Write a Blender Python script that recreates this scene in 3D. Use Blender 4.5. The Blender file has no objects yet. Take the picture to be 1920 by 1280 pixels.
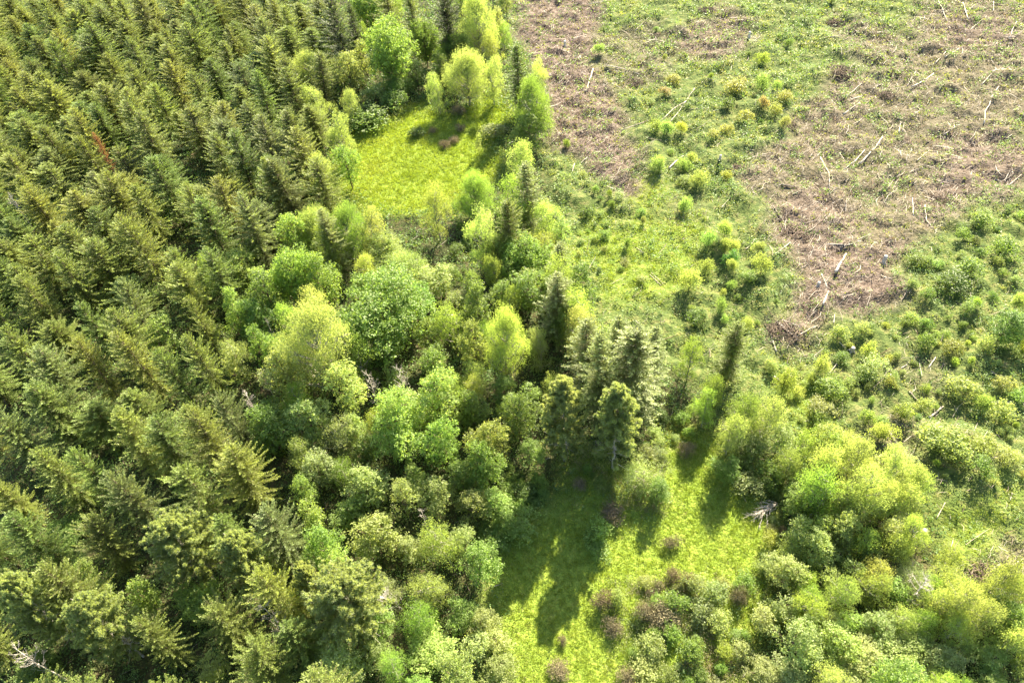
import bpy, math, random
import numpy as np
from mathutils import Matrix, Vector
SC = bpy.context.scene
COL = SC.collection
R = math.radians
rs = np.random.RandomState(11)
random.seed(11)

# ------------------------------------------------------------------ camera
FPX, CAMH = 1300.0, 80.0                       # focal length in photo pixels, flying height in metres
def _n(v):
    v = np.asarray(v, float); return v / np.linalg.norm(v)
_down = _n([110, -1210, -FPX]); _up = -_down
_fc = np.array([0, 0, -1.0]); _fy = _n(_fc - _fc.dot(_up) * _up); _fx = np.cross(_fy, _up)
CM = np.array([_fx, _fy, _up])
cam_d = bpy.data.cameras.new('drone_camera')
cam = bpy.data.objects.new('drone_camera', cam_d); COL.objects.link(cam)
mw = Matrix([[*CM[i], 0] for i in range(3)] + [[0, 0, 0, 1]])
mw.translation = Vector((0, 0, CAMH))
cam.matrix_world = mw
cam_d.sensor_width = 36.0; cam_d.lens = 36.0 * FPX / 1920.0
cam_d.clip_start = 0.5; cam_d.clip_end = 6000
SC.camera = cam

# ------------------------------------------------------------------ light
SUN_ELEV, SUN_AZ = 37.0, 28.0                  # azimuth clockwise from +Y
w = bpy.data.worlds.new('World'); SC.world = w; w.use_nodes = True
nt = w.node_tree; nt.nodes.clear()
sky = nt.nodes.new('ShaderNodeTexSky'); sky.sky_type = 'NISHITA'; sky.sun_disc = False
sky.sun_elevation = R(SUN_ELEV); sky.sun_rotation = R(SUN_AZ)
sky.air_density = 1.0; sky.dust_density = 1.5
bg = nt.nodes.new('ShaderNodeBackground'); bg.inputs[1].default_value = 0.068
out = nt.nodes.new('ShaderNodeOutputWorld')
nt.links.new(sky.outputs[0], bg.inputs[0]); nt.links.new(bg.outputs[0], out.inputs[0])
sd = bpy.data.lights.new('sun', 'SUN'); sd.energy = 5.0; sd.angle = R(0.5); sd.color = (1.0, 0.89, 0.66)
so = bpy.data.objects.new('sun', sd); COL.objects.link(so)
sdir = Vector((math.sin(R(SUN_AZ)) * math.cos(R(SUN_ELEV)), math.cos(R(SUN_AZ)) * math.cos(R(SUN_ELEV)), math.sin(R(SUN_ELEV))))
so.rotation_euler = sdir.to_track_quat('Z', 'Y').to_euler()
so.location = (60, 120, 120)
SC.view_settings.view_transform = 'Standard'; SC.view_settings.look = 'None'
SC.view_settings.gamma = 1.0; SC.view_settings.use_curve_mapping = False
SC.view_settings.exposure = 2.5
SC.cycles.max_bounces = 6; SC.cycles.diffuse_bounces = 3; SC.cycles.glossy_bounces = 1
SC.cycles.transmission_bounces = 4; SC.cycles.volume_bounces = 0

# ------------------------------------------------------------------ photo pixel <-> place
def gp(x, y, z=0.0):
    r = CM @ np.array([x - 960.0, 640.0 - y, -FPX]); t = (z - CAMH) / r[2]
    return np.array([r[0] * t, r[1] * t, z])
def px(p):
    c = CM.T @ (np.asarray(p, float) - [0, 0, CAMH])
    return 960 + FPX * c[0] / -c[2], 640 - FPX * c[1] / -c[2], -c[2]

# ------------------------------------------------------------------ noise
_T = rs.rand(256, 256)
def vnoise(x, y):
    xi = np.floor(x).astype(int); yi = np.floor(y).astype(int)
    u = x - xi; v = y - yi; u = u * u * (3 - 2 * u); v = v * v * (3 - 2 * v)
    g = lambda a, b: _T[a & 255, b & 255]
    return (g(xi, yi) * (1 - u) + g(xi + 1, yi) * u) * (1 - v) + (g(xi, yi + 1) * (1 - u) + g(xi + 1, yi + 1) * u) * v
def fbm(x, y, s, o=3, seed=0):
    x = np.asarray(x, float) / s + seed * 17.3; y = np.asarray(y, float) / s + seed * 9.1
    a, t, n = 0.5, 0.0, 0.0
    for _ in range(o):
        t = t + a * vnoise(x, y); n += a; a *= 0.5; x = x * 2.03 + 5.1; y = y * 2.03 + 1.7
    return t / n

# ------------------------------------------------------------------ zones of ground cover (outlines surveyed from the photo, kept as ground coordinates)
X0, X1, Y0, Y1 = -240, 215, -25, 345
gx, gy = np.meshgrid(np.arange(X0, X1 + 1), np.arange(Y0, Y1 + 1), indexing='ij')
wx = gx + (fbm(gx, gy, 6, 3, 1) - .5) * 9 + rs.normal(size=gx.shape) * .6; wy = gy + (fbm(gx, gy, 6, 3, 2) - .5) * 11 + rs.normal(size=gx.shape) * .6
def inpoly(x, y, P):
    r = np.zeros(np.shape(x), bool); n = len(P)
    for i in range(n):
        x1, y1 = P[i][:2]; x2, y2 = P[(i + 1) % n][:2]
        c = ((y1 > y) != (y2 > y)) & (x < (x2 - x1) * (y - y1) / ((y2 - y1) or 1e-9) + x1)
        r ^= c
    return r
def blur(m, k):
    m = m.astype(float)
    for _ in range(2):
        for ax in (0, 1):
            m = sum(np.roll(m, s, ax) for s in range(-k, k + 1)) / (2 * k + 1)
    return m
def zone(polys, k=1, z=0):
    m = np.zeros(gx.shape)
    for P in polys:
        wgt = 1.0
        if isinstance(P, tuple): P, wgt = P
        m = np.maximum(m, wgt * inpoly(wx, wy, [gp(a, b, z) for a, b in P]))
    return blur(m, k)
def samp(m, x, y):
    x = np.clip(np.asarray(x, float) - X0, 0, m.shape[0] - 1.001); y = np.clip(np.asarray(y, float) - Y0, 0, m.shape[1] - 1.001)
    i = x.astype(int); j = y.astype(int); u = x - i; v = y - j
    return (m[i, j] * (1 - u) + m[i + 1, j] * u) * (1 - v) + (m[i, j + 1] * (1 - u) + m[i + 1, j + 1] * u) * v

MEAD_A = [(640, 235), (690, 245), (740, 225), (790, 200), (860, 215), (915, 190), (950, 215), (935, 300), (905, 345), (865, 400), (800, 395), (720, 380), (650, 390), (622, 340)]
MEAD_B = [(1010, 930), (1050, 870), (1130, 860), (1200, 860), (1250, 800), (1300, 800), (1400, 880), (1450, 970), (1445, 1090), (1430, 1150), (1440, 1400), (925, 1400), (925, 1180), (905, 1050)]
M_mead = zone([MEAD_A, MEAD_B])
M_wood = zone([[(-420, -62), (945, -62), (950, 60), (985, 130), (1030, 250), (1010, 420), (1060, 520), (1140, 640), (1250, 690), (1340, 700), (1340, 780), (1180, 850), (1060, 870), (990, 930), (900, 1050), (930, 1300), (900, 1700), (-900, 1700)],
               [(1440, 820), (1560, 830), (1720, 870), (1760, 1000), (1790, 1110), (1960, 1080), (2050, 1700), (1380, 1700), (1440, 1100), (1490, 950)]])
M_wood = M_wood * (1 - M_mead)
M_slash = zone([([(945, -62), (1130, -62), (1130, 50), (1110, 120), (1160, 190), (1185, 270), (1205, 360), (1165, 365), (1100, 300), (1050, 290), (1020, 240), (1005, 160), (965, 80)], 1.0),
                ([(1120, 60), (1240, 55), (1250, 150), (1180, 180), (1130, 150)], .55),
                ([(1250, 80), (1360, 10), (1410, 60), (1380, 100), (1290, 120)], .9),
                ([(1530, 30), (1600, 20), (1570, 100), (1620, 140), (1540, 160), (1500, 210), (1480, 260), (1380, 300), (1370, 330), (1430, 390), (1450, 440), (1490, 480), (1480, 560), (1440, 620), (1435, 665), (1520, 630), (1600, 590), (1700, 570), (1700, 480), (1740, 430), (1820, 400), (1930, 350), (1960, 90), (1930, 0), (1720, -10), (1690, 60)], .72),
                ([(1530, 460), (1690, 450), (1690, 560), (1600, 590), (1480, 620), (1440, 650), (1470, 570)], 1.0),
                ([(1490, 220), (1560, 130), (1640, 130), (1600, 250), (1480, 330), (1400, 330)], .8),
                ([(1740, 30), (1920, 30), (1920, 110), (1760, 100)], .95),
                ([(1800, 250), (1920, 250), (1920, 340), (1760, 400), (1690, 390)], .95),
                ([(1440, 370), (1560, 340), (1640, 420), (1540, 470), (1470, 440)], .95),
                ([(1790, 1020), (1940, 990), (1940, 1090), (1860, 1110), (1780, 1100)], .9),
                ([(1680, 640), (1760, 660), (1740, 700), (1660, 690)], .3), ([(1100, 220), (1160, 210), (1170, 300), (1130, 320)], .9),
                ([(1640, 780), (1720, 790), (1730, 860), (1660, 850)], .6), ([(1740, 660), (1800, 680), (1780, 730), (1720, 700)], .5), ([(1500, 640), (1560, 660), (1520, 700)], .4), ([(1840, 830), (1900, 860), (1880, 920), (1820, 890)], .5), ([(1260, 380), (1330, 400), (1300, 440), (1240, 420)], .35), ([(1590, 700), (1640, 700), (1630, 740)], .5)])
M_slash = M_slash * (1 - M_wood * .7)
# grassier (yellow) openings inside the brush
M_yel = zone([[(1080, 420), (1300, 400), (1320, 520), (1160, 560), (1080, 500)], [(1500, 680), (1540, 720), (1560, 860), (1500, 840), (1470, 740)], [(1740, 960), (1900, 900), (1900, 1000), (1780, 1060), (1720, 1010)], [(1180, 300), (1220, 330), (1240, 400), (1180, 380)], [(860, 380), (900, 400), (860, 430)]]) * .8
M_brush = np.clip(1 - M_mead - M_wood * .6 - M_slash * .75 - M_yel * .5, 0, 1)
M_shade = zone([[(640, 170), (740, 150), (760, 215), (700, 250), (650, 240)], [(700, 385), (830, 395), (870, 430), (900, 560), (820, 520), (740, 480)]])
M_scrub = zone([[(1190, 1090), (1290, 1070), (1400, 1090), (1425, 1180), (1400, 1330), (1180, 1330), (1200, 1230), (1140, 1190), (1120, 1120)], [(1080, 870), (1240, 860), (1260, 930), (1180, 950), (1110, 930)]])
_sd = _n((gp(1655, 259) - gp(1612, 304))[:2])
def streak(x, y, a, b, seed):
    x = np.asarray(x, float); y = np.asarray(y, float)
    return fbm((x * _sd[0] + y * _sd[1]) / a * b, -x * _sd[1] + y * _sd[0], b, 3, seed)
def hgt(x, y):
    x = np.asarray(x, float); y = np.asarray(y, float)
    br = samp(M_brush, x, y); wd = samp(M_wood, x, y); sl = samp(M_slash, x, y)
    return ((fbm(x, y, 40, 2, 3) - .5) * 2.2 + (fbm(x, y, 3.2, 3, 4) - .45) * (.12 + 2.0 * br + .7 * wd + 1.9 * sl)
            + np.maximum(fbm(x, y, 9, 2, 5) - .55, 0) * 5 * br + samp(M_scrub, x, y) * .5 + np.maximum(samp(M_shade, x, y), 0) * .8)

# ------------------------------------------------------------------ mesh helpers
def mesh(name, V, F, mat, T=None, smooth=False):
    """V (n,3); F (m,4) or (m,3); T tint per face (m,) or rgb (m,3)"""
    V = np.asarray(V, np.float32); F = np.asarray(F, np.int32); k = F.shape[1]
    me = bpy.data.meshes.new(name)
    me.vertices.add(len(V)); me.vertices.foreach_set('co', V.ravel())
    me.loops.add(F.size); me.loops.foreach_set('vertex_index', F.ravel())
    me.polygons.add(len(F)); me.polygons.foreach_set('loop_start', np.arange(0, F.size, k, dtype=np.int32))
    if smooth: me.polygons.foreach_set('use_smooth', np.ones(len(F), bool))
    if T is not None:
        T = np.asarray(T, np.float32)
        if T.ndim == 1: T = np.stack([T, T, T], 1)
        a = me.color_attributes.new('tint', 'FLOAT_COLOR', 'CORNER')
        c = np.ones((len(F), k, 4), np.float32); c[:, :, :3] = T[:, None, :]
        a.data.foreach_set('color', c.ravel())
    me.update(calc_edges=True); me.validate()
    me.materials.append(mat)
    return me
class Acc:
    def __init__(s): s.V = []; s.F = []; s.T = []; s.n = 0
    def add(s, V, F, T=None):
        V = np.asarray(V, float).reshape(-1, 3); F = np.asarray(F, int)
        s.V.append(V); s.F.append(F + s.n); s.T.append(np.ones(len(F)) if T is None else np.asarray(T, float)); s.n += len(V)
    def leaves(s, C, D, N, l, w, T=None):
        n = len(C); D = D / (np.linalg.norm(D, axis=1, keepdims=True) + 1e-9)
        S = np.cross(D, N); S /= np.linalg.norm(S, axis=1, keepdims=True) + 1e-9
        l = np.broadcast_to(l, (n,))[:, None] * .5; w = np.broadcast_to(w, (n,))[:, None] * .5
        V = np.stack([C - D * l, C + S * w, C + D * l, C - S * w], 1)
        s.add(V, np.arange(4 * n).reshape(n, 4), T)
    def tube(s, P, r, k=5, T=None):
        P = np.asarray(P, float); m = len(P); r = np.broadcast_to(r, (m,))
        d = np.gradient(P, axis=0); d /= np.linalg.norm(d, axis=1, keepdims=True) + 1e-9
        a = np.cross(d, [0.31, 0.17, 0.93]); a /= np.linalg.norm(a, axis=1, keepdims=True) + 1e-9; b = np.cross(d, a)
        t = np.arange(k) / k * 2 * math.pi
        V = P[:, None] + r[:, None, None] * (np.cos(t)[None, :, None] * a[:, None] + np.sin(t)[None, :, None] * b[:, None])
        i = np.arange(m - 1)[:, None] * k; j = np.arange(k)[None]; j2 = (j + 1) % k
        F = np.stack([i + j, i + j2, i + k + j2, i + k + j], -1).reshape(-1, 4)
        V = V.reshape(-1, 3); nV = len(V)
        V = np.vstack([V, P[:1], P[-1:]])
        caps = []
        for q in range(0, k, 2):
            caps.append([nV, (q + 2) % k if q + 2 <= k else 0, (q + 1) % k, q])
            o = (m - 1) * k; caps.append([nV + 1, o + q, o + (q + 1) % k, o + ((q + 2) % k if q + 2 <= k else 0)])
        F = np.vstack([F, [c for c in caps if len(set(c)) == 4]])
        s.add(V, F, None if T is None else (np.full(len(F), T) if np.ndim(T) == 0 else np.tile(T, (len(F), 1))))
    def mesh(s, name, mat, tint=True, smooth=False):
        return mesh(name, np.vstack(s.V), np.vstack(s.F), mat, np.concatenate(s.T) if tint else None, smooth)
def rdir(n, r=rs):
    v = r.normal(size=(n, 3)); return v / np.linalg.norm(v, axis=1, keepdims=True)

# ------------------------------------------------------------------ materials
def newmat(name):
    m = bpy.data.materials.new(name); m.use_nodes = True; t = m.node_tree; t.nodes.clear()
    o = t.nodes.new('ShaderNodeOutputMaterial'); return m, t, o
def N(t, k, **kw):
    n = t.nodes.new(k)
    for a, b in kw.items(): setattr(n, a, b)
    return n
def leafmat(name, src='object', trans=.45, yel=(1.25, 1.25, .45), rough=.55, spec=.35, base=None):
    m, t, o = newmat(name); L = t.links.new
    at = N(t, 'ShaderNodeAttribute', attribute_name='tint')
    if src == 'object':
        oi = N(t, 'ShaderNodeObjectInfo'); mul = N(t, 'ShaderNodeMix', data_type='RGBA', blend_type='MULTIPLY')
        mul.inputs[0].default_value = 1; L(oi.outputs['Color'], mul.inputs[6]); L(at.outputs['Color'], mul.inputs[7]); c = mul.outputs[2]
        hv = N(t, 'ShaderNodeHueSaturation'); r1 = N(t, 'ShaderNodeMapRange'); L(oi.outputs['Random'], r1.inputs[0])
        r1.inputs[3].default_value = .494; r1.inputs[4].default_value = .506; L(r1.outputs[0], hv.inputs[0])
        L(c, hv.inputs[4]); c = hv.outputs[0]
    else: c = at.outputs['Color']
    p = N(t, 'ShaderNodeBsdfPrincipled'); p.inputs['Roughness'].default_value = rough; p.inputs['Specular IOR Level'].default_value = spec
    L(c, p.inputs['Base Color'])
    y = N(t, 'ShaderNodeMix', data_type='RGBA', blend_type='MULTIPLY'); y.inputs[0].default_value = 1
    L(c, y.inputs[6]); y.inputs[7].default_value = (*yel, 1)
    tr = N(t, 'ShaderNodeBsdfTranslucent'); L(y.outputs[2], tr.inputs[0])
    mx = N(t, 'ShaderNodeMixShader'); mx.inputs[0].default_value = trans
    L(p.outputs[0], mx.inputs[1]); L(tr.outputs[0], mx.inputs[2]); L(mx.outputs[0], o.inputs[0])
    return m
def woodmat(name, c1, c2, sc=6, attr=False):
    m, t, o = newmat(name); L = t.links.new
    tc = N(t, 'ShaderNodeTexCoord'); mp = N(t, 'ShaderNodeMapping'); mp.inputs[3].default_value = (sc, sc, sc * .25); L(tc.outputs['Object'], mp.inputs[0])
    no = N(t, 'ShaderNodeTexNoise'); no.inputs['Scale'].default_value = 1; no.inputs['Detail'].default_value = 4; L(mp.outputs[0], no.inputs[0])
    r = N(t, 'ShaderNodeValToRGB'); r.color_ramp.elements[0].color = (*c1, 1); r.color_ramp.elements[1].color = (*c2, 1)
    r.color_ramp.elements[0].position = .35; r.color_ramp.elements[1].position = .65
    L(no.outputs[0], r.inputs[0]); c = r.outputs[0]
    if attr:
        at = N(t, 'ShaderNodeAttribute', attribute_name='tint'); mm = N(t, 'ShaderNodeMix', data_type='RGBA', blend_type='MULTIPLY'); mm.inputs[0].default_value = 1
        L(c, mm.inputs[6]); L(at.outputs['Color'], mm.inputs[7]); c = mm.outputs[2]
    p = N(t, 'ShaderNodeBsdfPrincipled'); p.inputs['Roughness'].default_value = .85; p.inputs['Specular IOR Level'].default_value = .2
    L(c, p.inputs['Base Color']); L(p.outputs[0], o.inputs[0])
    return m
MLEAF = leafmat('leaf', trans=.55, yel=(1.6, 1.55, .8), rough=.5, spec=.4)
MNEED = leafmat('needle', trans=.50, yel=(1.7, 1.6, .85), rough=.5, spec=.4)
MCOVER = leafmat('ground_leaf', src='attr', trans=.40, yel=(1.3, 1.3, .5), rough=.55, spec=.35)
MGRASS = leafmat('grass_blade', src='attr', trans=.45, yel=(1.25, 1.25, .4), rough=.5, spec=.3)
MDRY = leafmat('dry_leaf', src='object', trans=.2, yel=(1.1, 1.0, .7), rough=.8, spec=.15)
MBARK = woodmat('bark', (.09, .06, .04), (.20, .15, .11), 5)
MBARKP = woodmat('pale_bark', (.20, .18, .15), (.42, .39, .34), 5)
MGREY = woodmat('dead_wood', (.34, .30, .26), (.60, .55, .49), 5)
MLOG = woodmat('weathered_log', (.35, .28, .21), (.68, .61, .52), 3)
MLOGD = woodmat('dark_log', (.14, .11, .09), (.30, .25, .20), 3)
MTWIG = woodmat('slash_twig', (.7, .7, .7), (1, 1, 1), 2, attr=True)

# ------------------------------------------------------------------ object helpers
def mo(name, me, parent=None, color=None, loc=None):
    o = bpy.data.objects.new(name, me); COL.objects.link(o)
    if parent is not None: o.parent = parent
    if color is not None: o.color = (*color, 1)
    if loc is not None: o.location = loc
    return o
def tag(o, label=None, cat=None, group=None, kind=None):
    if label: o['label'] = label
    if cat: o['category'] = cat
    if group: o['group'] = group
    if kind: o['kind'] = kind
    return o
USED = {}
def words(v):
    U = 'zero one two three four five six seven eight nine ten eleven twelve thirteen fourteen fifteen sixteen seventeen eighteen nineteen'.split()
    T = '- - twenty thirty forty fifty sixty seventy eighty ninety'.split()
    i = int(v); f = {0: '', .25: '-and-a-quarter', .5: '-and-a-half', .75: '-and-three-quarters'}[round(v - i, 2)]
    return ('hundred' if i >= 100 else U[i] if i < 20 else T[i // 10] + ('-' + U[i % 10] if i % 10 else '')) + f
def where(x, y):
    """a place in the photo, in per cent, always on the picture"""
    x = min(max(x, 20), 1900); y = min(max(y, 14), 1266)
    a, b = round(x / 19.2), round(y / 12.8)
    k = (a, b)
    if k in USED:
        for s in (.5, -.5, .25, -.25, .75):
            if (a + s, b) not in USED: a = a + s; break
            if (a, b + s) not in USED: b = b + s; break
        k = (a, b)
    USED[k] = 1
    return '%s percent across and %s percent down' % (words(k[0]), words(k[1]))

# ------------------------------------------------------------------ prototypes
def cols(n, lo, hi, r): return r.uniform(lo, hi, n)
def fir_crown(seed, h=17., rad=3.6, base=.18, dens=1., droop=0., gap=0., tw=.5):
    r = np.random.RandomState(seed); A = Acc(); W = Acc()
    z = h; ztop = h; zb = h * base; lv = 0
    lop = r.uniform(-.25, .25, 4); pw = (r.uniform(1.4, 2.3), r.uniform(.6, .85))
    while z > zb:
        t = (ztop - z) / (ztop - zb)
        z -= (.26 + .26 * t) / dens * r.uniform(.5, 1.5); lv += 1
        t = max(0.02, min(1, (ztop - z) / (ztop - zb)))
        prof = rad * (min(1, t * pw[0]) ** pw[1]) * (1 - .28 * max(0, t - .7) / .3)
        nb = int(r.randint(5, 9))
        a0 = r.uniform(0, 6.28)
        for b in range(nb):
            if r.rand() < gap: continue
            a = a0 + b / nb * 6.28 + r.uniform(-.6, .6)
            Lb = prof * r.uniform(.45, 1.15) * (1 + lop[0] * math.cos(a) + lop[1] * math.sin(a)) + .15
            up = .85 * (1 - t) ** 1.1 + .08 - droop * t + r.uniform(-.2, .22)
            m = max(3, int(Lb / .13)); s = (np.arange(m) + .6) / m
            P = np.stack([np.cos(a) * Lb * s, np.sin(a) * Lb * s, z + Lb * (up * s - .32 * s * s * (0.3 + t) + .18 * s ** 4)], 1)
            out_ = np.array([math.cos(a), math.sin(a), up * .5]); side = np.array([-math.sin(a), math.cos(a), 0.])
            if Lb > 1.2: W.tube(np.vstack([[0, 0, z], P[::max(1, m // 3)]]), np.linspace(.035, .008, len(P[::max(1, m // 3)]) + 1), 3)
            tl = .8 * tw * (1.08 - s) * min(1.3, .55 + Lb * .25) + .17
            for q in range(3):
                sg = (-1, 1, 0)[q]
                ns = m
                j = r.normal(size=(ns, 3)) * .38
                D = out_ * (.75 if q < 2 else 1) + side * sg * .9 + j + [0, 0, .10]
                if q == 2: D = D + [0, 0, .35]
                D /= np.linalg.norm(D, axis=1, keepdims=True)
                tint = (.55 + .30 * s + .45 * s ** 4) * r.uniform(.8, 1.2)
                nn = r.normal(size=(ns, 3)) * .45 + [0, 0, 1]
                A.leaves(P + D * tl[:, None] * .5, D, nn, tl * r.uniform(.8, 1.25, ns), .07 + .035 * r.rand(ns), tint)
    # leader
    P = np.stack([np.zeros(8), np.zeros(8), h - np.linspace(0, .8, 8)], 1); D = rdir(8, r) * .5 + [0, 0, .9]
    A.leaves(P, D, rdir(8, r), .4, .1, np.full(8, 1.1))
    return A, W
def trunk_mesh(name, h, r0, mat, seed=0, k=7, W=None, lean=.0):
    r = np.random.RandomState(seed); m = 7; z = np.linspace(-.6, h, m)
    P = np.stack([np.cumsum(r.normal(size=m)) * lean, np.cumsum(r.normal(size=m)) * lean, z], 1); P[:2, :2] = 0
    A = W if W is not None else Acc(); A.tube(P, np.linspace(r0, r0 * .18, m), k)
    return A.mesh(name, mat, False)
class Proto: pass
def mkproto(kind, crown, trunk, r, h, tn='trunk', cn='crown'):
    p = Proto(); p.kind, p.crown, p.trunk, p.r, p.h, p.tn, p.cn = kind, crown, trunk, r, h, tn, cn; return p
FIRS = []
for i in range(10):
    h = 17.; rad = [3.5, 3.9, 3.3, 4.1, 3.7, 3.0, 3.8, 3.4, 3.6, 4.0][i]
    A, W = fir_crown(100 + i, h, rad, .12, 1.0, droop=[0, .1, .05, .15, .0, .2, .1, .05, 0, .1][i], gap=[.05, .1, .05, .25, .1, .05, .3, .1, .2, .05][i])
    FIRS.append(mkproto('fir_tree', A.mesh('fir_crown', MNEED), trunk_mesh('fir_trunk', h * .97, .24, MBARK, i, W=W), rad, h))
OPENFIR = []
for i in range(3):
    A, W = fir_crown(140 + i, 17., 3.2, .08, 1.2, droop=.05, gap=.15, tw=.55)
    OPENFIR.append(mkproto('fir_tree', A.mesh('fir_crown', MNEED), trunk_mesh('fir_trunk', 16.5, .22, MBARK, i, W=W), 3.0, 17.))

def pine(seed, h=16., rad=3.0):
    r = np.random.RandomState(seed); A = Acc(); W = Acc(); z = h
    while z > h * .22:
        t = (h - z) / (h * .78); z -= r.uniform(.28, .48) * (1 if t > .15 else .6); t = (h - z) / (h * .78)
        prof = rad * min(1, (t * 1.9 + .06)) ** .75 * (1 - .25 * max(0, t - .6))
        for b in range(r.randint(6, 9)):
            a = r.uniform(0, 6.28); Lb = prof * r.uniform(.55, 1.1) + .2; up = .55 * (1 - t) + .05
            s = np.linspace(0, 1, 6)
            P = np.stack([np.cos(a) * Lb * s, np.sin(a) * Lb * s, z + Lb * (up * s + .25 * s ** 3 - .15 * s)], 1)
            W.tube(P, np.linspace(.05, .012, 6), 3)
            if t > .8 and r.rand() < .55: continue
            for f in np.arange(.25 if t < .5 else .4, 1.01, .36 / max(Lb, .6)):
                for rep in range(2):
                    c = np.array([np.interp(f, s, P[:, k]) for k in range(3)]) + r.normal(size=3) * .16
                    n = 34; D = rdir(n, r) + np.array([math.cos(a) * .5, math.sin(a) * .5, .75]); D /= np.linalg.norm(D, axis=1, keepdims=True)
                    A.leaves(c + D * .2, D, rdir(n, r), .44, .07, r.uniform(.75, 1.2) * r.uniform(.85, 1.1, n))
    return mkproto('pine_tree', A.mesh('pine_crown', MNEED), trunk_mesh('pine_trunk', h * .98, .2, MGREY, seed, W=W), rad, h)
PINES = [pine(200 + i) for i in range(3)]
BPINES = [pine(210 + i, 15., 4.6) for i in range(2)]

def leafy(seed, rad, hc, h, lobes, lr, nclus, nleaf, ls, csz, kind='broadleaf_tree', upright=0., bark=MBARK, tn='trunk', cn='crown', mat=None, flat=1., core=.25, drop=.6):
    """crown: lobes > leaf sprays > leaves.  rad crown radius, hc crown depth, h full height"""
    r = np.random.RandomState(seed); A = Acc(); W = Acc()
    zc = h - hc / 2
    LC = []; sk = r.uniform(-.22, .22, 2) * rad
    for i in range(lobes):
        for _ in range(40):
            d = rdir(1, r)[0]; f = r.uniform(core, 1.0)
            zz = r.uniform(-1, 1); an = r.uniform(0, 6.28); rf = (rad - lr * rad * .8) * math.sqrt(max(.03, 1 - abs(zz) ** 2.4)) * f
            c = np.array([math.cos(an) * rf, math.sin(an) * rf, zz * (hc / 2 - lr * rad * .7)])
            # egg shape: narrower towards the top
            c[:2] *= 1 - .30 * max(0, c[2] / (hc / 2)) * (1 + upright)
            if all(np.linalg.norm((c - q[0])) > lr * rad * .62 for q in LC): break
        LC.append((c + [sk[0] * c[2] / hc * 2, sk[1] * c[2] / hc * 2, 0], lr * rad * r.choice([.55, .75, .95, 1.2, 1.45])))
    for c, R_ in LC:
        n = int(nclus * (R_ / (lr * rad)) ** 2)
        d = rdir(n, r); d[:, 2] = np.where(d[:, 2] < -drop, -d[:, 2], d[:, 2])
        C = c + d * (R_ * r.uniform(.55, 1.12, n))[:, None] * [1, 1, flat]
        lt = r.uniform(.85, 1.15)
        for k in range(n):
            m = int(nleaf * r.uniform(.6, 1.4)); cs = csz * r.uniform(.6, 1.4)
            off = r.normal(size=(m, 3)) * cs * [.55, .55, .35 + upright * .8]
            pos = C[k] + off
            D = rdir(m, r) * [1, 1, .6] + [0, 0, upright * 1.6 + .1]
            nn = rdir(m, r) * .8 + d[k] * .6 + [0, 0, .6 - upright * .5]
            ti = lt * r.uniform(.78, 1.22) * r.uniform(.85, 1.15, m)
            A.leaves(pos + [0, 0, zc], D, nn, ls * r.uniform(.7, 1.3, m), ls * (.62 - .25 * upright) * r.uniform(.7, 1.2, m), ti)
        # limb to the lobe
        top = c + [0, 0, zc]; b0 = np.array([0, 0, max(h * .12, min(top[2] - np.linalg.norm(c[:2]) * 1.1, h * .75))])
        mid = b0 * .45 + top * .55 + [0, 0, -.1 * np.linalg.norm(c[:2])]
        rr = .035 * rad ** .8
        W.tube([b0, (b0 + mid) / 2 + r.normal(size=3) * .04 * rad, mid, top], [rr, rr * .75, rr * .5, rr * .15], 4)
        for _ in range(5):
            e = top + rdir(1, r)[0] * R_ * .9; W.tube([mid * .3 + top * .7, (top + e) / 2, e], [rr * .25, rr * .15, rr * .05], 3)
    tr = trunk_mesh(kind + '_trunk', zc + hc * .15, .055 * rad ** .85 + .02, bark, seed, 6, W, lean=.02 * rad)
    return mkproto(kind, A.mesh(kind + '_crown', mat or MLEAF), tr, rad, h, tn, cn)
print('leafy start')
BROAD = {   # size class -> prototypes.  round leafy maples and alders
    'L': [leafy(300 + i, 6.0, 10., 11., 44, .29, 44, 12, .28, .38) for i in range(2)],
    'M': [leafy(310 + i, 3.2, 7.3, 8., 17, .34, 34, 11, .22, .27) for i in range(4)],
    'S': [leafy(320 + i, 1.7, 4.3, 4.8, 10, .48, 28, 9, .19, .22) for i in range(3)]}
SOFT = {    # fine-leaved upswept willows, cottonwoods and birches
    'L': [leafy(330 + i, 5.5, 11.2, 12., 60, .25, 46, 12, .2, .36, upright=.7, bark=MBARKP) for i in range(2)],
    'M': [leafy(340 + i, 3.0, 7.9, 8.6, 19, .32, 40, 11, .18, .28, upright=.7, bark=MBARKP) for i in range(4)],
    'S': [leafy(350 + i, 1.6, 4.4, 4.8, 9, .5, 44, 10, .15, .22, upright=.7, bark=MBARKP) for i in range(3)]}
FUZZ = [leafy(360 + i, 1.0, 2.5, 2.55, 5, .6, 50, 10, .16, .14, kind='shrub', upright=1., tn='stem', cn='foliage', core=.1) for i in range(4)]
BUSH = [leafy(370 + i, 1.3, 1.7, 1.8, 7, .5, 30, 9, .16, .2, kind='shrub', upright=.15, tn='stem', cn='foliage', core=.65) for i in range(5)]
DRYB = [leafy(380 + i, 1.3, 1.5, 1.6, 7, .5, 34, 9, .13, .2, kind='shrub', upright=.5, tn='stem', cn='foliage', mat=MDRY, core=.6) for i in range(3)]
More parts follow.
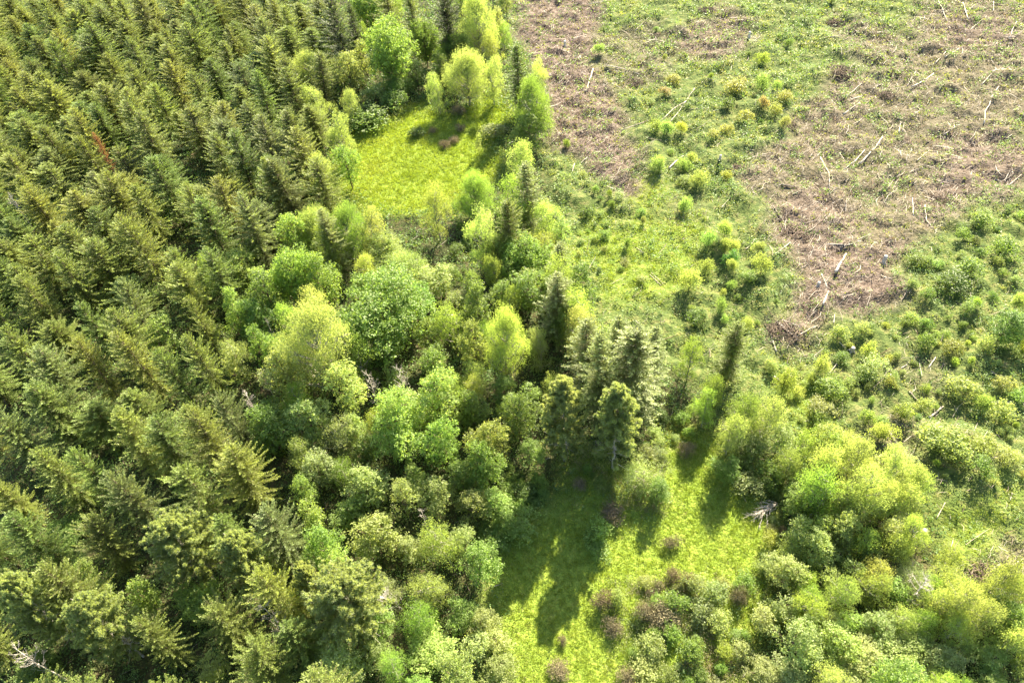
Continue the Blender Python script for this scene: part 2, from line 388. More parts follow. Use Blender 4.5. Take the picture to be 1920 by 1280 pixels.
def dead(seed, h=8., rad=1.8, levels=4):
    r = np.random.RandomState(seed); T = Acc(); B = Acc()
    T.tube([[0, 0, -.5], [.05, 0, h * .3], [-.05, .1, h * .6], [.1, 0, h]], [.14, .1, .06, .015], 5)
    def br(p, d, l, rr, lv):
        d = _n(d); m = p + d * l * .5 + r.normal(size=3) * l * .05; e = p + d * l + np.array([0, 0, l * .12])
        B.tube([p, m, e], [rr, rr * .75, rr * .4], 3)
        if lv > 0:
            for _ in range(r.randint(3, 6)):
                f = r.uniform(.3, 1); q = p * (1 - f) + e * f
                br(q, d * .9 + r.normal(size=3) * .55 + [0, 0, .25], l * r.uniform(.4, .65), rr * .5, lv - 1)
    for i in range(int(18)):
        z = h * r.uniform(.25, .98); a = r.uniform(0, 6.28); l = rad * (1.15 - z / h * .7)
        br(np.array([0, 0, z]), np.array([math.cos(a), math.sin(a), .55]), l * .75, .035, levels - 2)
    return mkproto('dead_tree', B.mesh('dead_branches', MGREY, False), T.mesh('dead_trunk', MGREY, False), rad, h, 'trunk', 'branches')
DEAD = [dead(400 + i) for i in range(3)]
print('protos done')

# ------------------------------------------------------------------ placing
PLACED = []          # (x, y, r)
CNT = {}
def plant(P, x, y, r, h, color, label, cat, group, rz=None, name=None, lean=(0, 0), solo=False):
    z = float(hgt(x, y))
    root = bpy.data.objects.new(name or P.kind, None); COL.objects.link(root)
    root.empty_display_size = .3
    root.location = (x, y, z - .05); s = r / P.r
    root.rotation_euler = (lean[0], lean[1], rs.uniform(0, 6.28) if rz is None else rz)
    q_ = .28 if P.kind == 'shrub' else .1
    root.scale = (s * rs.uniform(1 - q_, 1 + q_), s * rs.uniform(1 - q_, 1 + q_), h / P.h)
    t = bpy.data.objects.new(P.tn, P.trunk); t.parent = root; COL.objects.link(t)
    c = bpy.data.objects.new(P.cn, P.crown); c.parent = root; COL.objects.link(c); c.color = (*color, 1)
    tag(root, label, cat, group)
    PLACED.append((x, y, r))
    return root
def jit(c, s=.12):
    k = rs.uniform(1 - s, 1 + s); return tuple(max(0, v * k * rs.uniform(1 - s * .5, 1 + s * .5)) for v in c)
C_OLIVE = (.215, .270, .068); C_FIRG = (.175, .250, .066); C_FIRY = (.260, .305, .075); C_BLUE = (.20, .25, .09); C_DKFIR = (.085, .12, .04); C_PINE = (.27, .325, .14)
C_MAPLE = (.205, .30, .075); C_LIME = (.26, .34, .10); C_PALE = (.28, .345, .125); C_MID = (.165, .24, .06); C_DARK = (.115, .175, .045)
C_YEL = (.245, .30, .09); C_GREY = (.23, .28, .12); C_OCH = (.30, .305, .09); C_RUST = (.29, .24, .11); C_DRY = (.21, .18, .105); C_SAP = (.22, .33, .12)
NAMES = {'P': ('pale green', C_PALE), 'B': ('bright green', C_MAPLE), 'L': ('lime green', C_LIME), 'M': ('mid green', C_MID), 'D': ('dark green', C_DARK),
         'Y': ('yellowish green', C_YEL), 'G': ('greyish green', C_GREY)}
def solve(tx, ty, w, hp, trunk=.15):
    """crown centre column from crown-top pixel, crown width and crown depth in photo pixels"""
    z = 8.
    for _ in range(4):
        p = gp(tx, ty, z); d = px(p)[2]; m = d / FPX; r = w / 2 * m
        el = math.atan2(CAMH - z, math.hypot(p[0], p[1])); E = hp * m
        hc = math.sqrt(max(E * E - (2 * r * math.sin(el)) ** 2, 0)) / math.cos(el)
        hc = min(max(hc, 1.1 * r), (5.5 if el < .75 else 3.4 if el < .95 else 2.1) * r); h = hc * (1 + trunk); z = h * .93
    r *= 1.12
    q = gp(tx, ty + hp * .06, h * .9)
    return q[0], q[1], r, h
TREES = """
B S 725 45 100 115 bright bushy tree with a rounded crown above the upper meadow|
L S 680 92 48 62 small lime green tree left of the bright bushy tree at upper meadow|
P S 648 105 55 70 small pale tree at the top left corner of upper meadow|
D S 778 120 42 48 small dark green tree in shade behind the upper meadow|
M S 822 105 44 56 |
P F 872 105 95 95 wide pale green willow at the back edge of upper meadow|
P F 920 115 55 80 |
P F 817 150 44 66 small pale upright tree standing alone in front of the wide pale willow|
P F 890 -5 95 115 tall pale green willow at the top edge left of the brown slash|
P S 930 20 40 60 |
Y F 925 70 40 60 |
B S 690 -20 70 80 |
M S 790 40 60 80 |
M S 850 60 60 70 |
M S 745 150 60 40 |
M F 1000 165 90 100 large mid green tree on the edge between upper meadow and brown slash|
P F 1008 118 42 80 slim pale tree right of the tall dark fir|
M S 990 220 60 70 |
P F 975 262 70 110 tall greyish green tree standing at the lower right corner of upper meadow|
M F 960 330 80 120 tall mid green tree behind the round bush of the upper meadow corner|
B F 886 325 78 85 round bright green tree at the lower right corner of upper meadow|
P F 897 390 70 125 tall pale mint green tree standing right of the shaded bramble hollow|
Y F 812 362 60 95 slender yellowish birch in front of the upper meadow|
P S 895 252 17 38 tiny pale sapling in the shadow stripe of the upper meadow|
P F 571 105 95 75 |
P S 634 108 45 55 |
P F 590 170 60 70 |
P F 632 215 60 90 |
P F 600 285 50 90 |
B S 640 270 50 80 |
P F 655 170 40 60 |
P F 585 390 90 90 |
B S 540 400 70 100 |
M F 640 395 90 110 |
P F 690 400 70 90 |
Y F 600 420 60 110 |
P S 715 440 90 80 |
P F 745 480 120 90 broad pale green willow between the big maple and the bramble hollow|
P S 825 505 75 70 |
P S 850 555 65 65 |
M S 885 512 50 70 small round mint green tree right of the bramble hollow|
M S 800 600 60 90 |
B S 715 540 185 165 biggest broad domed green maple in the middle of the mixed wood|
P F 575 590 155 190 very large pale silvery willow left of the big domed maple|
L S 442 468 72 85 lime green maple at the inner edge of the fir plantation|
B S 532 465 92 130 tall bright green maple above the silvery willow|
L S 480 500 60 80 |
B S 425 545 62 100 |
M S 380 590 50 60 |
L S 303 598 78 85 rounded light green maple among the firs|
M S 470 570 80 90 |
P F 590 545 60 100 |
M S 620 590 60 70 |
G F 430 640 60 70 |
P S 440 660 60 80 |
M S 500 760 60 70 |
Y F 945 590 110 165 tall yellowish green alder in the centre of the mixed wood|
Y S 885 605 70 110 |
G F 1012 628 55 120 slim greyish tree right of the yellowish alder|
L F 1092 555 95 115 lime green tree above the group of tall firs|
B S 985 450 90 90 |
M S 990 520 80 90 |
M S 930 440 60 80 |
P F 1020 370 80 90 |
Y F 1020 430 80 80 |
M F 1050 480 60 80 |
M S 1060 590 60 80 |
L S 810 695 100 130 |
L S 735 755 115 130 bright lime green maple in front of the two grey dead trees|
B S 820 790 85 120 |
Y S 915 790 80 115 pale yellowish rounded tree left of the deep green bush|
B S 990 830 65 70 deep green round bush at the top left edge of lower meadow|
M S 880 740 70 80 |
G F 630 800 90 90 |
P S 660 790 60 70 |
P F 560 830 70 80 |
P S 680 885 95 95 |
B S 770 880 70 80 |
P S 815 900 80 90 |
M S 860 870 70 90 |
Y S 880 930 70 90 |
B S 925 920 70 70 |
M S 950 960 60 60 |
B S 650 940 70 70 |
L S 712 975 110 105 lime green maple with layered boughs in the lower middle wood|
Y F 820 985 105 150 tall yellowish green alder at left of the lower meadow|
P S 760 1010 60 80 |
P S 870 1000 70 90 |
G F 720 1090 80 75 |
B S 700 1150 80 90 |
P F 800 1085 85 110 |
P S 900 1150 75 85 |
M S 860 1130 70 80 |
P S 930 1190 55 70 |
L S 810 1205 105 95 lime green rounded maple at the bottom edge left of the lower meadow|
Y S 930 1240 85 60 |
P S 890 1200 60 70 |
P S 700 1210 70 70 |
L S 155 915 68 55 small lime green maple flat crown in the shaded gap of firs|
B S 140 1062 68 70 |
L S 180 1100 60 70 |
B S 250 1100 60 80 |
B S 365 1100 90 110 |
M S 110 985 80 60 |
M S 70 1240 90 70 |
P F 60 1265 70 60 |
L S 390 1245 60 60 |
L S 8 150 30 40 |
G S 590 860 70 80 |
B S 560 900 60 80 |
M F 1300 640 55 135 tall slim green cottonwood right of the group of firs|
M F 1345 700 60 90 |
M F 1410 735 80 100 |
P F 1455 740 80 100 soft pale thicket tree right of the sparse fir|
P F 1380 780 70 90 |
B F 1330 730 60 90 |
P S 1470 800 70 70 |
M S 1420 830 80 70 |
M S 1370 860 60 60 |
P F 1210 878 100 50 low wide pale bush at the top of lower meadow below the pines|
M S 1235 905 60 60 |
P F 1575 845 85 130 pale fine-leaved birch leaning over the meadow's right corner|
P F 1625 820 90 140 tallest pale birch of the lower right clump|
P F 1600 900 80 110 |
P F 1655 905 75 110 |
P F 1690 848 85 140 pale birch on the clearing side of the birch clump|
P F 1725 870 60 110 |
P F 1645 880 100 140 |
B F 1560 880 90 130 |
P F 1740 890 50 80 |
M S 1500 920 70 90 |
P S 1600 960 70 100 |
P S 1680 975 50 80 |
P S 1540 1000 85 100 |
M S 1600 1050 60 70 |
M S 1640 1040 50 50 |
P S 1488 1045 85 135 tall pale mint green tree beside the right edge of lower meadow|
Y S 1565 1075 55 90 |
Y F 1640 1085 85 100 brownish olive tree in the lower right wood|
G F 1715 1065 110 95 pale greyish spreading tree in lower right wood|
B F 1755 1080 60 90 |
P S 1470 1125 60 90 |
P S 1440 1150 60 80 |
P S 1500 1175 110 110 |
L S 1580 1180 100 110 |
P S 1650 1160 70 80 |
P F 1690 1140 80 100 |
B F 1735 1150 70 90 |
L F 1775 1110 90 110 |
P F 1820 1095 90 120 |
L F 1800 1165 90 90 |
P F 1855 1130 80 100 |
Y F 1895 1065 90 150 |
Y F 1795 1030 60 60 |
L S 1720 1190 90 70 |
P S 1620 1220 100 80 |
L S 1530 1225 90 70 |
P S 1430 1255 80 50 |
P S 1490 1262 90 40 |
L S 1700 1240 120 60 |
P S 1780 1230 100 70 |
L S 1870 1225 100 80 |
P S 1600 1275 90 40 |
L S 1880 1285 100 50 |
P F 1915 1190 70 90 |
M S 1900 590 80 75 dark leafy tree at the right edge of the clearing|
"""
NT = 0
for ln in TREES.strip().split('\n'):
    f = ln.rstrip('|').split(None, 6); c, k = f[0], f[1]; tx, ty, w_, hp = map(float, f[2:6]); lab = f[6].strip() if len(f) > 6 else ''
    x, y, r, h = solve(tx, ty, w_, hp)
    D = BROAD if k == 'S' else SOFT
    cl = 'L' if r > 4.2 else ('M' if r > 2.1 else 'S')
    P = D[cl][rs.randint(len(D[cl]))]
    nm, colr = NAMES[c]
    if not lab:
        form = ('rounded leafy tree' if k == 'S' else 'fine-leaved tree') if h > 4 else 'small leafy tree'
        lab = '%s %s, top %s' % (nm, form, where(tx, ty))
    plant(P, x, y, r, h, jit(colr, .1), lab, 'tree', 'broadleaf trees of the mixed wood')
    NT += 1
# named conifers: kind, top px, crown width px, height m, colour
CON = """
p 1056 712 86 17 B pale green pine on the left of the pair at top of lower meadow
p 1160 737 86 16.5 B pale green pine on the right of the pair at top of lower meadow
o 1126 627 90 19 y tall slim fir with bare trunk behind the pair of pines
o 1195 618 135 18 y broad sparse olive fir right of the tall slim fir
o 1100 612 90 15 y yellowish fir at left end of the group above the pines
o 1160 600 85 16 y thin fir at the back of the group above the pines
o 1232 612 85 13 y shorter green fir at right end of the group above the pines
o 1388 603 80 12 o lone sparse fir leaning at the edge of the clearing
o 1045 520 90 14 y thin pale fir at the right edge of the mixed wood
o 1050 455 65 12 y slender pale fir beside the brush at right edge of the wood
o 968 88 62 16 g tall dark fir between the upper meadow and the brown slash
f 1008 150 40 9 g small fir below the tall dark fir by the slash
f 830 -25 75 20 d large dark fir at the top edge above the upper meadow
f 765 -20 60 18 o olive fir at the top edge left of the large dark fir
f 620 -5 80 20 d dark fir at the top edge where plantation meets the wood
f 655 10 50 16 d narrow dark fir just right of the plantation at the top edge
f 720 -30 60 17 o olive fir at the top edge above the bright bushy tree
o 985 300 75 16 y slim fir in the tree line right of the upper meadow
o 950 380 75 14 o green fir in the tree line below the upper meadow
o 600 395 70 15 y yellowish open fir in front of the upper meadow's left corner
b 300 975 130 15 y big round topped pine in the lower left wood
b 425 1005 100 14 y round topped pine right of the biggest round topped pine
b 140 1130 110 15 y pale round topped pine at the lower left
b 628 1090 150 14 y broad pale pine at the bottom centre left
b 8 1090 110 16 y pale pine at the left edge low in the photo
b 560 1060 60 13 y smaller pine left of the broad pale pine
"""
CC = {'B': C_PINE, 'o': C_OLIVE, 'y': C_PINE, 'g': C_FIRG, 'd': C_DKFIR}
for ln in CON.strip().split('\n'):
    f = ln.split(None, 6); k = f[0]; tx, ty, w_, h = map(float, f[1:5])
    q = gp(tx, ty, h); r = w_ / 2 * px(q)[2] / FPX
    S = {'p': PINES, 'o': OPENFIR, 'f': FIRS, 'b': BPINES}[k]; P = S[rs.randint(len(S))]
    plant(P, q[0], q[1], r, h, CC[f[5]], f[6], 'pine' if k in 'pb' else 'fir', 'pines' if k in 'pb' else 'single firs')
# the plantation of firs on the left
FIRPOLY = [gp(a, b, 15) for a, b in [(-190, -75), (640, -75), (600, 60), (560, 120), (590, 250), (580, 340), (520, 380), (470, 400), (400, 440), (400, 500), (290, 590), (330, 640), (400, 700), (470, 850), (570, 930), (560, 1000), (540, 1080), (520, 1180), (640, 1290), (640, 1420), (-160, 1420)]]
# hand-set visible leaders at the plantation's inner edge
FEDGE = [(430, 250, 80), (480, 215, 70), (375, 375, 95), (450, 370, 85), (320, 490, 100), (245, 410, 90), (160, 440, 95), (520, 290, 80), (490, 290, 60), (395, 250, 70), (540, 130, 70), (290, 300, 75), (340, 345, 60), (400, 330, 80),
         (350, 560, 50), (230, 620, 90), (360, 630, 80), (310, 660, 90), (60, 720, 120), (70, 840, 100), (140, 840, 80), (210, 770, 100), (280, 790, 110), (360, 790, 90), (420, 840, 110), (0, 770, 90), (505, 960, 120), (400, 960, 90), (15, 970, 110), (500, 1050, 110), (90, 1060, 120), (440, 1210, 110), (215, 880, 80), (330, 870, 120)]
pts = []
for a, b, ww in FEDGE:
    h = rs.uniform(13, 16.5); q = gp(a, b, h); pts.append((q[0], q[1], ww * .5 * px(q)[2] / FPX, h))
xs = [p[0] for p in FIRPOLY]; ys = [p[1] for p in FIRPOLY]
tries = 0
while tries < 26000 and len(pts) < 420:
    tries += 1
    x = rs.uniform(min(xs), max(xs)); y = rs.uniform(min(ys), max(ys))
    if not inpoly(np.array(x), np.array(y), FIRPOLY): continue
    md = (4.7 + 3.2 * float(fbm(x, y, 16, 2, 41))) * min(1, .78 + .22 * max(0, (y - 50) / 90)) 
    if any((x - p[0]) ** 2 + (y - p[1]) ** 2 < md * md for p in pts): continue
    if any((x - p[0]) ** 2 + (y - p[1]) ** 2 < (2.2 + p[2] * .7) ** 2 for p in PLACED): continue
    h = rs.uniform(10.5, 16.) if rs.rand() < .8 else rs.uniform(8.5, 11)
    u, v, d = px((x, y, h)); near = min(1, .74 + .26 * max(0, (y - 50) / 90)); rr = rs.uniform(3.2, 5.0) * near
    m = rr * FPX / d
    if u < -m * 1.8 or v > 1280 + m * .8 or v < -m * 1.2: continue
    pts.append((x, y, rr, h))
print('firs', len(pts))
pts.sort(key=lambda p: p[1])
RUST = gp(185, 215, 14)
ri = min(range(len(pts)), key=lambda i: (pts[i][0] - RUST[0]) ** 2 + (pts[i][1] - RUST[1]) ** 2)
for i, (x, y, rr, h) in enumerate(pts):
    k = rs.rand(); u, v, d = px((x, y, h))
    cn, cc = (('olive', C_OLIVE) if k < .5 else ('yellowish olive', C_FIRY) if k < .72 else ('deep green', C_FIRG) if k < .9 else ('bluish', C_BLUE))
    lab = '%s %s plantation fir, tip %s' % ('broad' if rr > 4.15 else 'slim', cn, where(u, v))
    if i == ri: cc = (.26, .13, .07); lab = 'small rust red dying fir among the green plantation firs'; rr = 1.1; h = 11
    plant(FIRS[rs.randint(len(FIRS))], x, y, rr, h, jit(cc, .08), lab, 'fir', 'firs of the plantation', lean=(rs.normal() * .045, rs.normal() * .045))
# dead grey trees
for a, b, ww, h, lab in [(690, 705, 52, 8, 'grey leafless tree on the left of the pair below the domed maple'), (747, 692, 48, 9, 'grey leafless tree on the right of the pair below the domed maple'),
                         (500, 600, 30, 7, 'grey leafless tree left of the silvery willow crown'), (492, 700, 30, 6, 'low grey dead tree at the foot of the silvery willow'),
                         (462, 740, 40, 7, 'pale dead tree on the plantation edge left of the silvery willow'), (555, 790, 34, 5, 'short pale dead tree just below the silvery willow'),
                         (45, 130, 28, 12, 'grey dead top among firs at the upper left'), (10, 355, 40, 10, 'grey dead tree at the left edge among firs'), (25, 1215, 60, 12, 'bare grey snag at the lower left corner'),
                         (715, 1105, 60, 7, 'grey twiggy dead tree in the lower middle wood'), (790, 955, 30, 6, 'thin grey dead tree behind the lime green layered maple'),
                         (1740, 1085, 60, 7, 'grey dead branches beside the pale greyish spreading tree'), (490, 1130, 70, 10, 'dead fir with bare side branches near the bottom left')]:
    q = gp(a, b, h); r = ww / 2 * px(q)[2] / FPX
    plant(DEAD[rs.randint(3)], q[0], q[1], r, h, C_GREY, lab, 'dead tree', 'dead trees')
PLACED.append((*gp(1435, 945)[:2], 2.4))
# fill trees in the mixed wood
FILL = [gp(a, b, 4) for a, b in [(400, 500), (560, 380), (700, 420), (760, 470), (900, 560), (960, 420), (1040, 400), (1080, 520), (1150, 640), (1050, 700), (1010, 800), (920, 960), (900, 1080), (930, 1310), (600, 1310), (520, 1100), (570, 900), (470, 780), (430, 640)]]
FILL2 = [gp(a, b, 3) for a, b in [(1430, 830), (1560, 830), (1700, 880), (1710, 980), (1740, 1080), (1940, 1090), (1950, 1310), (1430, 1310), (1460, 1140), (1500, 950)]]
def fill(poly, n, dmin, rlo, rhi, cs):
    xs = [p[0] for p in poly]; ys = [p[1] for p in poly]; k = 0; tr = 0
    while k < n and tr < 9000:
        tr += 1
        x = rs.uniform(min(xs), max(xs)); y = rs.uniform(min(ys), max(ys))
        if not inpoly(np.array(x), np.array(y), poly): continue
        if samp(M_mead, x, y) > .2 or samp(M_shade, x, y) > .3: continue
        r = rs.uniform(rlo, rhi)
        if any((x - p[0]) ** 2 + (y - p[1]) ** 2 < (p[2] * .62 + r * dmin) ** 2 for p in PLACED): continue
        h = r * rs.uniform(2.3, 3.6); c = cs[rs.randint(len(cs))]; nm, cc = NAMES[c]
        D = BROAD if rs.rand() < .6 else SOFT; cl = 'M' if r > 2.1 else 'S'
        u, v, _ = px((x, y, h))
        plant(D[cl][rs.randint(len(D[cl]))], x, y, r, h, jit(cc, .15), '%s understorey tree, top %s' % (nm, where(u, v)), 'tree', 'broadleaf trees of the mixed wood')
        k += 1
    print('fill', k)
fill(FILL, 72, .48, 1.9, 3.7, 'PBMPBLM')
fill(FILL2, 60, .36, 1.4, 2.9, 'PBPLL')
UPB = [gp(a, b, 3) for a, b in [(620, 20), (960, -30), (960, 110), (900, 180), (780, 150), (700, 180), (640, 160)]]
fill(UPB, 22, .6, 1.6, 2.8, 'MDMB')

# ------------------------------------------------------------------ shrubs and saplings of the clearing
# kind: z fuzzy upright sapling, b bush, y dry brown bush; px of the top, width px, height m
SH = """
z 1435 97 30 2.8 L lime green bushy sapling uppermost in the clearing
b 1385 150 52 3 O ochre yellow rounded shrub widest of the clearing's yellow group
z 1434 138 36 3.8 S bright green upright sapling right of the ochre shrub
z 1458 160 22 2.2 S small green sapling at right of the bright upright one
b 1368 188 36 2.4 D dark green shaded shrub below the ochre shrub
b 1432 194 28 2.4 R rusty orange shrub in the clearing's yellow group
b 1455 208 32 2.2 Y lemon yellow shrub beside the rusty orange one
b 1472 182 30 2 O dull yellow shrub behind the lemon yellow one
b 1399 210 32 2.6 O ochre shrub third in the diagonal yellow row
b 1365 234 26 2.2 O small ochre shrub fourth in the diagonal yellow row
b 1340 250 22 1.8 O smallest ochre shrub at the row's lower end
z 1232 234 26 2.2 P pale rounded sapling at left of the three in a row
z 1252 234 26 2.8 S middle green sapling of the three in a row
z 1279 234 27 2.4 Y yellowish sapling at right of the three in a row
b 1247 170 26 1.8 R orange brown shrub at upper left of the clearing
b 1263 143 30 2 O ochre shrub above the orange brown one
z 1124 92 22 2.2 S green cone shaped sapling alone on the brown slash
z 1238 299 28 3.4 S tall oval green sapling left of the pale fallen log
z 1284 294 32 3 S round green sapling right of the tall oval one
z 1298 286 22 2.4 P small pale sapling behind the round green one
z 1312 322 34 3.2 P pale green sapling below the round green one
b 1284 328 30 1.6 L low lime green shrub left of the pale green sapling
z 1286 366 32 3.6 S lone green sapling under the others in mid clearing
b 1365 319 24 2 Y golden yellow lone shrub beside the dark root wad
b 1260 275 20 1.5 L small lime shrub in the clearing below three saplings
z 1062 262 16 2 M small dark sapling on the slash near the wood edge
b 1100 384 42 2 D dark green dome shrub with lit rim in mid clearing
b 1030 392 40 2 D dark shrub at the wood's right edge
z 1332 436 34 3.2 S bright sapling at the upper left of the pale cluster
z 1362 425 34 3.4 P pale sapling topmost of the cluster
z 1380 450 34 3.2 P large pale sapling on the cluster's right
z 1362 455 28 2.6 P pale sapling in the middle of the cluster
b 1370 476 28 2.6 E deep emerald shrub below the pale cluster
z 1373 500 20 2.2 P small pale sapling under the emerald shrub
z 1372 526 20 2 S round green sapling in the column under the cluster
z 1358 542 18 1.8 P tiny pale sapling in the column under the cluster
z 1356 560 26 2.6 S taller green sapling lower in the column
z 1360 588 18 1.8 S lowest green sapling of the column
z 1328 486 28 2.6 P wispy pale sapling left of the emerald shrub
z 1297 508 46 4 P wide pale willow shrub at left of the sapling column
z 1432 492 38 3 P pale rounded shrub between the column and the brown slash
b 1310 582 40 2.4 D dark green rounded shrub at the foot of the column
z 1424 465 24 2 G greyish shrub above the pale rounded one
b 1400 520 30 1.8 M green shrub under the pale rounded one by the slash
b 1560 -5 30 2 M green shrub at the top edge in the clearing
b 1820 712 70 3.2 P wide pale shrub near the right edge of clearing
b 1745 625 44 2.6 M leafy green shrub below the slash tip at right
b 1855 640 44 2.6 P pale shrub left of the dark leafy right edge tree
b 1580 612 40 2.4 P pale feathery shrub at the lower end of the slash
b 1625 605 36 2.2 P second pale feathery shrub at lower end of slash
b 1650 665 60 2.8 P broad pale shrub in the lower right brush
b 1565 712 52 2.6 L lime shrub at left of the lower right brush
b 1635 770 42 2.4 L lime rounded shrub right of the grassy path
b 1545 770 40 2.2 L lime shrub close to the grassy path
b 1545 795 36 2 B green shrub beside the grassy path
b 1700 760 40 2.2 L lime rounded shrub left of the leaning brown log
b 1770 810 90 3.4 P very wide pale shrub below the brown log
b 1800 840 60 3 P pale lumpy shrub under the very wide pale shrub
b 1890 760 60 3 P pale shrub by the right edge
b 1830 490 70 3 M wide green bramble shrub in the right brush
b 1890 450 60 3.4 M leafy green shrub by the right edge above the brambles
b 1790 520 60 2.6 D dark bramble shrub in the right brush
b 1120 990 80 2 B wide low leafy green bush in the lower meadow
b 1125 1025 50 1.4 B low leafy green bush at the foot of the wide one
y 1260 1008 38 1.4 Q dry brown shrub alone in the lower meadow
y 1262 1070 44 1.6 Q dry brown shrub left of a similar one in lower meadow
y 1292 1080 40 1.6 Q dry brown shrub joined to its left neighbour in lower meadow
y 1130 1115 50 2.2 Q large dry brown shrub at left of the scrub patch
b 1158 1110 36 2.4 P pale green shrub on top of the brown scrub
y 1150 1170 60 1.6 Q dry brown shrub below the large one on the left
y 1055 1195 26 1.0 Q narrow dry brown shrub in the lower meadow
y 1052 1250 44 1.2 Q dry brown shrub at the bottom edge of lower meadow
y 1388 1110 50 2.2 Q dry brown shrub at the right of the scrub patch
y 1215 1140 50 1.8 Q dry brown shrub inside the scrub patch
y 1150 955 44 1.2 Q dry brown shrub beside the pines' shadow
y 1090 905 36 1.2 Q dry brown shrub in the shade under the pines
y 1240 1150 60 2 Q broad dry brown shrub in the scrub middle
b 1300 1085 46 2.4 G greyish green shrub at the upper middle of scrub patch
b 1345 1100 50 2.6 G greyish green shrub right of its twin in scrub
b 1270 1120 60 2.8 M mid green shrub in the scrub patch
b 1320 1140 56 2.4 G greyish green shrub central in the scrub
b 1260 1180 50 2.2 B green shrub low in the scrub patch
b 1350 1160 56 2.4 P pale shrub low in the scrub patch
b 1225 1205 60 2.4 P pale shrub at the scrub's lower left
b 1300 1215 60 2.4 M mid green shrub near the bottom of the scrub
b 1360 1215 50 2.2 Y yellowish shrub near the bottom of the scrub
b 1230 1180 30 1.8 B small green shrub at the scrub's lower left
y 1180 1260 50 1.2 Q dry brown shrub at the bottom of scrub
y 833 268 26 1.4 Q dry brown shrub in the right of upper meadow
y 862 240 24 1.2 Q dry brown shrub at the back of upper meadow
y 853 262 22 1.0 Q small dry brown shrub between two others in upper meadow
y 812 245 22 1.0 Q dry brown shrub left of the others in upper meadow
y 862 205 30 1.8 Q brown twiggy shrub at the top edge of upper meadow
b 925 238 52 2.6 G grey leafed shrub in the shade right of upper meadow
b 650 230 40 2 P pale bramble hump at the left of upper meadow
b 700 180 60 2 P pale bramble mound catching sun above the upper meadow
b 690 225 70 2 M bramble mound at the left back of upper meadow
b 740 195 60 1.8 M shaded bramble mound behind the upper meadow
b 780 250 30 1.0 D low dark bush at the back of upper meadow
y 1290 832 36 1.4 Q dry brown shrub in the shadow strip above the lower meadow
b 1450 880 60 3 M leafy green shrub above the white fallen branches
b 1415 890 60 2.6 G pale spreading shrub at top right of lower meadow
b 1450 1000 40 2 Y yellowish shrub at the lower meadow's right edge
b 1440 1060 40 2 G greyish shrub at the lower meadow's right edge
b 960 970 70 2.4 B green bush bank at the upper left of lower meadow
b 920 1010 60 2.4 M green bush at the left edge of lower meadow
"""
SHC = {'L': (.23, .31, .085), 'O': C_OCH, 'S': C_SAP, 'D': C_DARK, 'R': C_RUST, 'Y': (.28, .32, .08), 'P': C_PALE, 'M': C_MID, 'E': (.09, .21, .06), 'G': C_GREY, 'B': C_MAPLE, 'Q': C_DRY}
for ln in SH.strip().split('\n'):
    f = ln.split(None, 6); k = f[0]; tx, ty, w_, h = map(float, f[1:5])
    q = gp(tx, ty, h); r = w_ / 2 * px(q)[2] / FPX
    h = max(h, r * .9)
    S = {'z': FUZZ, 'b': BUSH, 'y': DRYB}[k]; P = S[rs.randint(len(S))]
    plant(P, q[0], q[1], r, h, jit(SHC[f[5]], .06), f[6], 'sapling' if k == 'z' else 'shrub', 'shrubs and saplings',
          name='sapling' if k == 'z' else 'shrub')
def scatter(poly, n, rlo, rhi, cs, kinds, dmin=.75, what='the clearing', lim=.5):
    poly = [gp(a, b, 0) for a, b in poly]; xs = [p[0] for p in poly]; ys = [p[1] for p in poly]; k = 0; tr = 0
    while k < n and tr < 6000:
        tr += 1
        x = rs.uniform(min(xs), max(xs)); y = rs.uniform(min(ys), max(ys))
        if not inpoly(np.array(x), np.array(y), poly): continue
        if samp(M_slash, x, y) > lim: continue
        r = rlo + (rhi - rlo) * rs.rand() ** 1.8
        if any((x - p[0]) ** 2 + (y - p[1]) ** 2 < ((p[2] + r) * dmin) ** 2 for p in PLACED): continue
        kk = kinds[rs.randint(len(kinds))]; S = {'z': FUZZ, 'b': BUSH, 'y': DRYB}[kk]; h = r * (rs.uniform(1.9, 2.6) if kk == 'z' else rs.uniform(1.1, 1.6))
        c = 'Q' if kk == 'y' else cs[rs.randint(len(cs))]; u, v, _ = px((x, y, h))
        cn = {'L': 'lime green', 'P': 'pale green', 'M': 'mid green', 'D': 'dark green', 'B': 'bright green', 'Y': 'yellowish', 'G': 'greyish', 'Q': 'dry brown', 'S': 'fresh green'}[c]
        what_k = 'sapling' if kk == 'z' else 'shrub'
        plant(S[rs.randint(len(S))], x, y, r, h, jit(SHC[c], .15), '%s %s %s, %s' % (cn, what_k, what.replace('lower right', 'low').replace('right edge', 'edge'), where(u, v)), what_k, 'shrubs and saplings', name=what_k)
        k += 1
    print('scatter', k)
scatter([(1440, 690), (1600, 620), (1930, 560), (1930, 900), (1790, 940), (1730, 880), (1520, 820)], 80, .5, 1.7, 'PPLLBPMY', 'bbbzb', .7, 'in the lower right brush')
scatter([(1720, 430), (1930, 370), (1930, 640), (1640, 640), (1700, 560)], 26, .6, 2.0, 'MDMPB', 'b', .7, 'in the right edge brush')
scatter([(1060, 310), (1190, 370), (1500, 500), (1440, 640), (1200, 640), (1120, 560), (1060, 430)], 30, .5, 1.3, 'MDPGMB', 'bbz', .9, 'in the middle brush')
scatter([(1200, 60), (1500, 60), (1530, 150), (1480, 290), (1330, 330), (1200, 260)], 12, .6, 1.5, 'MDPYG', 'bbz', .9, 'in the upper brush')
scatter([(1190, 1080), (1400, 1100), (1420, 1310), (1180, 1310)], 24, .7, 1.6, 'PPMBG', 'bbbbbby', .6, 'in the scrub patch')
